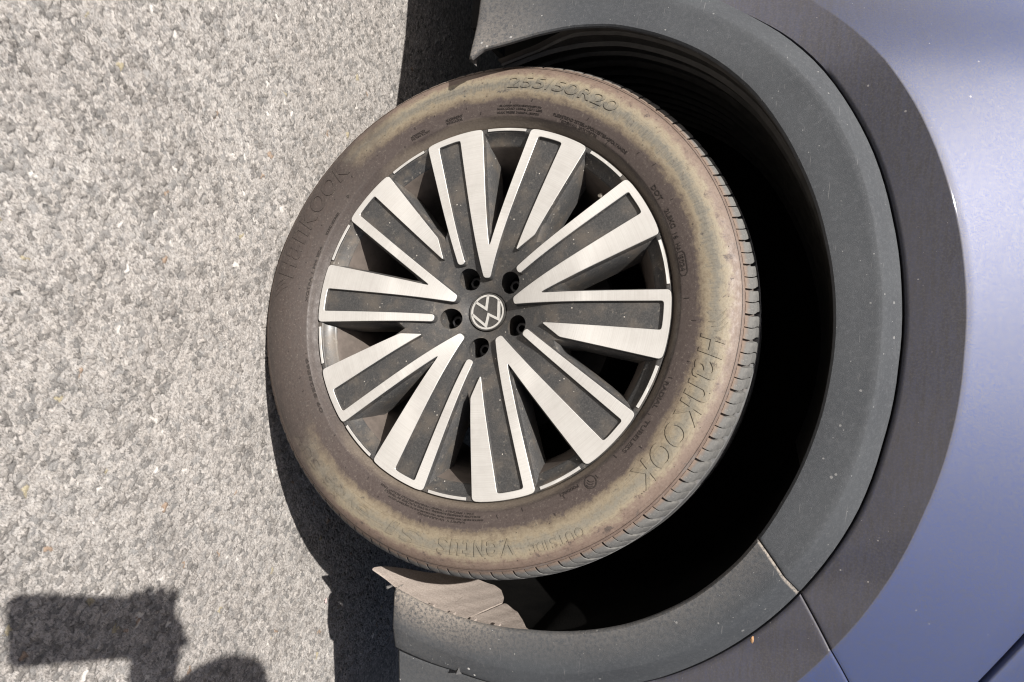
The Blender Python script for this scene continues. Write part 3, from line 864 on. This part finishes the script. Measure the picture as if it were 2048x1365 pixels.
    # ---- brake behind the spokes
    V, F = lathe([(.02, .085), (.085, .085), (.086, .118), (.165, .118), (.166, .121), (.166, .150), (.02, .150)], 96)
    mesh('brake_disc', V, F, M_DISC, w, sharp=35)
    return w
WHEEL = build_wheel()
# brake caliper is fixed to the car
def build_caliper():
    V, F = [], []
    n = 14
    for i in range(n):
        g = R(55+70*i/(n-1)); e = .008*math.sin(math.pi*i/(n-1))
        for r, y in ((.110, .092), (.176+e, .086), (.184+e, .100), (.184+e, .165), (.110, .165)):
            V.append((r*math.sin(g), y+.01, HZ+r*math.cos(g)))
    F = grid_faces(n, 5); k = (n-1)*5
    F += [(0, 1, 2, 3, 4), tuple(range(k+4, k-1, -1))]
    mesh('brake_caliper', V, F, M_DISC, CAR, sharp=35)
build_caliper()

# ------------------------------------------------------------------ raised lettering on the sidewall
def glyph_mesh(s, bold=0., shear=0.):
    cu = bpy.data.curves.new('raised_lettering', 'FONT'); cu.body = s; cu.size = 1.; cu.extrude = .5; cu.offset = bold; cu.shear = shear
    cu.resolution_u = 4
    ob = bpy.data.objects.new('raised_lettering', cu); COL.objects.link(ob)
    dg = bpy.context.evaluated_depsgraph_get(); me = bpy.data.meshes.new_from_object(ob.evaluated_get(dg))
    COL.objects.unlink(ob); bpy.data.objects.remove(ob); bpy.data.curves.remove(cu)
    return me
def wrap(name, parts, b0, b1, rm, h, raise_=.0009, mat=None, cuts=5, label=None):
    """parts: list of (text, u0, u1, v0, v1, bold, shear) in a unit box; wraps clockwise from b0 to b1 at radius rm"""
    V, F = [], []
    for s, u0, u1, v0, v1, bold, shear in parts:
        me = glyph_mesh(s, bold, shear); bm = bmesh.new(); bm.from_mesh(me); bpy.data.meshes.remove(me)
        xs_ = [v.co.x for v in bm.verts]; ys_ = [v.co.y for v in bm.verts]
        if not xs_: bm.free(); continue
        xa, xb, ya, yb = min(xs_), max(xs_), min(ys_), max(ys_)
        for k in range(1, cuts):
            yy = ya+(yb-ya)*k/cuts
            bmesh.ops.bisect_plane(bm, geom=bm.verts[:]+bm.edges[:]+bm.faces[:], plane_co=(0, yy, 0), plane_no=(0, 1, 0))
        bm.verts.ensure_lookup_table(); k0 = len(V)
        for v in bm.verts:
            u = u0+(u1-u0)*(v.co.x-xa)/(xb-xa+1e-9); q = v0+(v1-v0)*(v.co.y-ya)/(yb-ya+1e-9)
            g = b0+(b1-b0)*u; r = rm+(q-.5)*h
            y = ysw(r)-(v.co.z+.5)*raise_+.0002
            V.append(deflect((r*math.sin(R(g)), y, r*math.cos(R(g)))))
        bm.verts.index_update()
        for f in bm.faces: F.append(tuple(k0+v.index for v in f.verts))
        bm.free()
    o = mesh(name, V, F, mat or M_LET, WHEEL, False)
    if label: o['label'] = label
    return o
def unicase(word, widths, gap=.025, bold=.0, shear=0., v=(0., 1.)):
    tot = sum(widths)+gap*(len(word)-1); u = 0.; out = []
    for ch, w in zip(word, widths):
        out.append((ch, u/tot, (u+w)/tot, v[0], v[1], bold, shear)); u += w+gap
    return out
def build_lettering():
    hk = unicase('HanKOOK', [.17, .15, .14, .16, .17, .17, .16], .02, .015, .18)
    for b0, b1 in ((3.5, 39.5), (-175.5, -140.0)):
        wrap('raised_lettering', hk, b0, b1, .3190, .0290, .0013, label='maker name in large raised letters')
    # wing-shaped mark before the name: an outlined leaf with two strokes
    for b0 in (-2.2, -181.2):
        V, F = [], []
        def ribbon(pts, w_):
            k = len(V)
            for i, (g, r) in enumerate(pts):
                t = math.sin(math.pi*(i+.3)/(len(pts)-.4)); ww = w_*max(.15, t)
                for d, up in ((-ww, 0), (-ww, 1), (ww, 1), (ww, 0)):
                    gg = g+math.degrees(d/.32)*.8; rr = r+d*.3
                    V.append(deflect((rr*math.sin(R(gg)), ysw(rr)-.0009*up+.0002, rr*math.cos(R(gg)))))
            for f in grid_faces(len(pts), 4): F.append(tuple(q+k for q in f))
        for s, w_, L in ((0., .0021, 1.), (1.5, .0017, .85), (2.8, .0014, .7)):
            ribbon([(b0+s+3.0*(1-(1-q)**2)*L, .331-.020*q*L+.002*s*.4) for q in np.linspace(0, 1, 9)], w_)
        mesh('raised_logo', V, F, M_LET, WHEEL, False)
    wrap('raised_lettering', unicase('255/50R20', [.15, .14, .14, .07, .14, .16, .15, .15, .16], .02, .004, .1), -88.6, -58.3, .3225, .0165, .0013, label='tyre size in large raised figures')
    wrap('raised_lettering', unicase('OUTSIDE', [.15, .13, .11, .11, .05, .13, .11], .03, .0), 55.2, 68.2, .3285, .0125)
    wrap('raised_lettering', unicase('VeNtuS', [.18, .16, .15, .12, .15, .15], .03, .01, .1), 71.5, 90.6, .3200, .0205, .0013, label='tyre pattern name in raised letters')
    wrap('raised_lettering', unicase('S1', [.16, .09], .03, .01, .1), 95.4, 104.8, .3195, .0185, .0011)
    wrap('raised_lettering', [('e', 0, .24, 0, .8, .005, .1), ('v', .27, .50, 0, .8, .005, .1), ('o', .53, .77, 0, .8, .005, .1), ('3', .82, 1., .35, 1., .005, .1)], 110.5, 126.5, .3215, .0175)
    wrap('raised_lettering', unicase('SUV', [.14, .16, .16], .05, .0), 129.5, 140.6, .3240, .0140)
    sm = [('MAX LOAD 1030kg (2271 LBS)', -91.0, -77.2, .2845, .0036), ('MAX PRESS 340KPA (50PSI)', -91.0, -78.0, .2795, .0036), ('E.S. CANADA MOTOR VEHICLE SAFETY STD', -90.3, -77.6, .2890, .0024),
          ('PLIES:TREAD 2STEEL+2POLYESTER+2POLYAMIDE', -73.6, -48.6, .2840, .0038), ('SIDEWALL 2POLYESTER', -70.6, -58.6, .2785, .0036),
          ('DOT', -36.6, -32.0, .2820, .0058), ('2L8KC', -29.0, -23.6, .2820, .0058), ('16', -22.2, -20.6, .2810, .0056), ('HA1', -19.4, -16.9, .2805, .0056), ('5024', -15.9, -11.9, .2810, .0056),
          ('RADIAL', 16.6, 24.0, .2805, .0052), ('TUBELESS', 27.2, 37.2, .2822, .0052), ('F000061', 51.6, 57.0, .2785, .0040), ('ALIGNMENT', -107.6, -102.0, .2840, .0036), ('INDICATOR', -107.4, -102.2, .2795, .0034),
          ('ADVANCED', -119.6, -114.6, .2835, .0032), ('TECHNOLOGY', -119.6, -113.2, .2798, .0030), ('R', -146.6, -145.6, .2820, .0040), ('SOUND ABSORBER', -160.0, -152.0, .2800, .0032), ('SAFETY WARNING', 84.0, 98.0, .2890, .0026),
          ('SERIOUS INJURY MAY RESULT FROM TIRE FAILURE DUE TO UNDERINFLATION', 79.0, 108.0, .2850, .0026), ('FOLLOW OWNERS MANUAL OR TIRE PLACARD IN VEHICLE', 80.0, 110.0, .2812, .0026),
          ('ONLY SPECIALLY TRAINED PERSONS SHOULD MOUNT TIRES', 82.0, 112.0, .2776, .0024), ('09 8E28E69', 142.0, 160.0, .2785, .0040), ('XGTPA 1 M4 E04', 178.0, 196.0, .2795, .0034)]
    for s, b0, b1, rm, h in sm: wrap('small_lettering', [(s, 0, 1, 0, 1, .006, 0.)], b0, b1, rm, h, .0009, M_SMALL, cuts=2)
    # rounded outline round the date code, approval ring, and mould ticks
    V, F = [], []
    def tube(pts, w_, closed=False):
        k = len(V); n = len(pts)
        for i in range(n):
            a = Vector(pts[i-1 if (closed or i) else 0]); b = Vector(pts[(i+1) % n if (closed or i < n-1) else i])
            d = (b-a); d.normalize(); s = Vector((-d.y, d.x))*w_
            for q, up in ((Vector(pts[i])-s, 0), (Vector(pts[i])-s, 1), (Vector(pts[i])+s, 1), (Vector(pts[i])+s, 0)):
                r = q.length; V.append(deflect((q.x, ysw(r)-.0008*up+.0002, q.y)))
        for f in grid_faces(n, 4, closed): F.append(tuple(q+k for q in f))
    pill = [pol(g, .2862) for g in np.linspace(-16.2, -11.6, 6)]+[pol(-10.7, .2835), pol(-10.7, .2785)]+[pol(g, .2758) for g in np.linspace(-11.6, -16.2, 6)]+[pol(-17.1, .2785), pol(-17.1, .2835)]
    tube(pill, .0005, True)
    mesh('date_outline', V, F, M_SMALL, WHEEL, False); V, F = [], []
    c = Vector(pol(48.4, .2835))
    tube([tuple(c+Vector((.0078*math.cos(a), .0078*math.sin(a)))) for a in np.linspace(0, 2*math.pi, 24, False)], .0006, True)
    for o in (-.003, 0., .003):
        tube([tuple(c+Vector((o+.003*math.cos(a), .0045*math.sin(a)))) for a in np.linspace(-1.2, 1.2, 7)], .0005)
    tag(mesh('approval_ring', V, F, M_SMALL, WHEEL, False), kind='stuff')
    V, F = [], []
    rr = random.Random(5)
    for k in range(46):
        g = k*360/46+rr.uniform(-3, 3); r = rr.choice((.2765, .280, .291, .292, .2955)); L = rr.uniform(.0025, .006)
        d = Vector(pol(g, 1.)).lerp(Vector((0, 1)), .25); p0 = Vector(pol(g, r)); tube([tuple(p0), tuple(p0+d*L*.5), tuple(p0+d*L)], .0005)
    for k in range(40):
        g = rr.uniform(0, 360); r = rr.choice((.3105, .332, .338, .3045)); p0 = Vector(pol(g, r)); tube([tuple(p0), tuple(p0+Vector((.0008, .0006)))], .0006)
    for r0_ in (.3478,):
        tube([pol(360*i/180, r0_) for i in range(180)], .0003, True)
    tag(mesh('mould_tick', V, F, M_SMALL, WHEEL, False), kind='stuff')
build_lettering()

# ------------------------------------------------------------------ the photographer, whose shadow falls on the road, and the phone
M_SKIN = m_plain('skin', (.42, .26, .19), .55, 0, 0, 40, var=.85); M_SHIRT = m_plain('dark_blue_cotton', (.05, .06, .09), .9); M_JEANS = m_plain('grey_denim', (.07, .075, .085), .9)
M_HAIR = m_plain('dark_hair', (.018, .014, .011), .6); M_SHOE = m_plain('black_shoe', (.03, .03, .03), .6)
def skin(name, nodes, edges, mat, parent, root=0, sub=2):
    me = bpy.data.meshes.new(name); me.from_pydata([n[:3] for n in nodes], edges, []); me.update()
    ob = bpy.data.objects.new(name, me); COL.objects.link(ob)
    ob.modifiers.new('skin', 'SKIN'); ob.modifiers['skin'].use_smooth_shade = True
    sv = me.skin_vertices[0].data
    for i, n in enumerate(nodes):
        r = n[3]; sv[i].radius = (r, r) if not isinstance(r, tuple) else r
        sv[i].use_root = (i == root)
    m = ob.modifiers.new('sub', 'SUBSURF'); m.levels = sub; m.render_levels = sub
    dg = bpy.context.evaluated_depsgraph_get(); out = bpy.data.meshes.new_from_object(ob.evaluated_get(dg))
    bpy.data.objects.remove(ob); bpy.data.meshes.remove(me)
    out.name = name; out.materials.clear(); out.materials.append(mat); out.polygons.foreach_set('use_smooth', [True]*len(out.polygons))
    return link(bpy.data.objects.new(name, out), parent)
def build_photographer():
    EX, EY, EZ = [Vector((CM[0][k], CM[1][k], CM[2][k])) for k in range(3)]
    base = Vector((.56, -1.50, 0))
    p = empty('person', base); tag(p, 'person in dark clothes bending down behind the camera to photograph the wheel', 'person')
    q = lambda x, y, z, r: (x-base.x, y-base.y, z-base.z, r)
    h0 = CAMP+EX*.064-EY*.050+EZ*.022
    hv = lambda a, b, c, r: q(*(CAMP+EX*a+EY*b+EZ*c), r)
    N = [q(.56, -1.50, .88, .14), q(.50, -1.40, 1.00, .125), q(.40, -1.26, 1.10, .14), q(.27, -1.12, 1.165, .075), q(.20, -1.06, 1.165, .055),
         q(.120, -1.01, 1.155, .082), q(.055, -.970, 1.125, .098), q(.015, -.945, 1.09, .076),
         q(.47, -1.12, 1.02, .062), q(.50, -1.02, .98, .048), q(.40, -.965, .965, .042), q(.26, -.93, .925, .036), q(.150, -.885, .872, .027), hv(.072, -.070, .018, .036), hv(.070, -.040, .022, .030),
         q(.27, -1.30, 1.16, .062), q(.22, -1.37, .95, .048), q(.25, -1.38, .82, .043), q(.33, -1.33, .66, .032), q(.38, -1.30, .58, .036),
         q(.46, -1.52, .82, .098), q(.42, -1.36, .50, .066), q(.43, -1.45, .28, .055), q(.43, -1.53, .09, .042), q(.42, -1.38, .045, .042),
         q(.67, -1.54, .82, .098), q(.70, -1.40, .49, .066), q(.71, -1.50, .28, .055), q(.71, -1.57, .09, .042), q(.71, -1.42, .045, .042)]
    Ed = [(0, 1), (1, 2), (2, 3), (3, 4), (4, 5), (5, 6), (6, 7), (2, 8), (8, 9), (9, 10), (10, 11), (11, 12), (12, 13), (13, 14), (2, 15), (15, 16), (16, 17), (17, 18), (18, 19),
          (0, 20), (20, 21), (21, 22), (22, 23), (23, 24), (0, 25), (25, 26), (26, 27), (27, 28), (28, 29)]
    k = len(N)
    for i, a in enumerate((.096, .078, .060, .042)):          # four fingers round the screen side, tips over the far edge
        L = (.95, 1.05, 1., .82)[i]
        N += [hv(a, -.022, .024, .0085), hv(a, .000*L, .026, .008), hv(a-.001, .024*L+.004, .020, .0085), hv(a-.002, .034*L, .008, .007)]
        Ed += [(14, k), (k, k+1), (k+1, k+2), (k+2, k+3)]; k += 4
    N += [hv(.090, -.052, .006, .011), hv(.096, -.030, .004, .009), hv(.096, -.012, .005, .007)]
    Ed += [(13, k), (k, k+1), (k+1, k+2)]; k += 3
    N += [hv(.098, -.022, .030, .024), hv(.100, .004, .028, .016)]; Ed += [(14, k), (k, k+1)]
    skin('body', N, Ed, M_SKIN, p)
    grow = lambda ids, g: [(N[i][0], N[i][1], N[i][2], N[i][3]+g) for i in ids]
    skin('shirt', grow([0, 1, 2, 8, 9, 10, 15, 16, 17, 3], .030), [(0, 1), (1, 2), (2, 3), (3, 4), (4, 5), (2, 6), (6, 7), (7, 8), (2, 9)], M_SHIRT, p)
    skin('trousers', grow([0, 20, 21, 22, 23, 25, 26, 27, 28], .026), [(0, 1), (1, 2), (2, 3), (3, 4), (0, 5), (5, 6), (6, 7), (7, 8)], M_JEANS, p)
    for a, b in ((23, 24), (28, 29)): skin('shoe', grow([a, b], .012), [(0, 1)], M_SHOE, p)
    skin('hair', [q(.10, -1.025, 1.170, .090), q(.06, -1.000, 1.160, .100), q(.035, -.980, 1.145, .082)], [(0, 1), (1, 2)], M_HAIR, p)
    # phone: a rounded slab just behind the lens
    ph = empty('phone', CAMP+EZ*.004); tag(ph, 'black phone held upright in front of the bending person', 'phone')
    def slab3(a0, a1, b0, b1, c0, c1, rad, n=6):
        pts = []
        for cx, cy, s in ((a1-rad, b1-rad, 0), (a0+rad, b1-rad, 1), (a0+rad, b0+rad, 2), (a1-rad, b0+rad, 3)):
            for i in range(n+1):
                t = (s+i/n)*math.pi/2; pts.append((cx+rad*math.cos(t), cy+rad*math.sin(t)))
        V = [EX*a+EY*b+EZ*c for c in (c0, c1) for a, b in pts]; m = len(pts)
        F = [tuple(reversed(range(m))), tuple(range(m, 2*m))]+[(i, (i+1) % m, m+(i+1) % m, m+i) for i in range(m)]
        return V, F
    V, F = slab3(-.104, .078, -.058, .020, .001, .0088, .010); mesh('phone_body', V, F, M_CAP, ph, False)
    V, F = slab3(-.101, .075, -.055, .017, .0090, .0094, .008); mesh('screen', V, F, M_CAP, ph, False)
build_photographer()

# ------------------------------------------------------------------ small litter
M_PETAL = m_plain('pale_petal', (.62, .47, .45), .7); M_LEAF = m_plain('dry_leaf', (.42, .24, .12), .8)
def scrap(name, loc, pts, mat, nrm, label, cat):
    q = Vector(nrm).to_track_quat('Z', 'Y')
    V = [q @ Vector((x, y, .0012*math.sin(i*2.1)+.0006)) for i, (x, y) in enumerate(pts)]; c = q @ Vector((0, 0, .0022)); n = len(V)
    V2 = [v-q @ Vector((0, 0, .0006)) for v in V]
    F = [(i, (i+1) % n, 2*n) for i in range(n)]+[(i, n+i, n+(i+1) % n, (i+1) % n) for i in range(n)]+[tuple(reversed(range(n, 2*n)))]
    o = mesh(name, V+V2+[c], F, mat, None, True); o.location = loc; tag(o, label, cat)
scrap('petal', (.5496, .1975, .0015), [(.0045*math.cos(a)*(1.5 if abs(a) < .3 else 1), .0028*math.sin(a)) for a in np.linspace(-math.pi, math.pi, 9)[:-1]], M_PETAL, (0, 0, 1), 'tiny pale pink petal lying on shaded asphalt beside the sunlight edge', 'petal')
scrap('leaf_scrap', (.3755, .0085, .7390), [(.0042*math.cos(a)*(1+.35*math.sin(3*a)), .0024*math.sin(a)*(1+.3*math.cos(2*a))) for a in np.linspace(-math.pi, math.pi, 10)[:-1]], M_LEAF, (0, -1, .3), 'orange brown dry leaf scrap caught on the edge of the lower arch cladding', 'leaf')
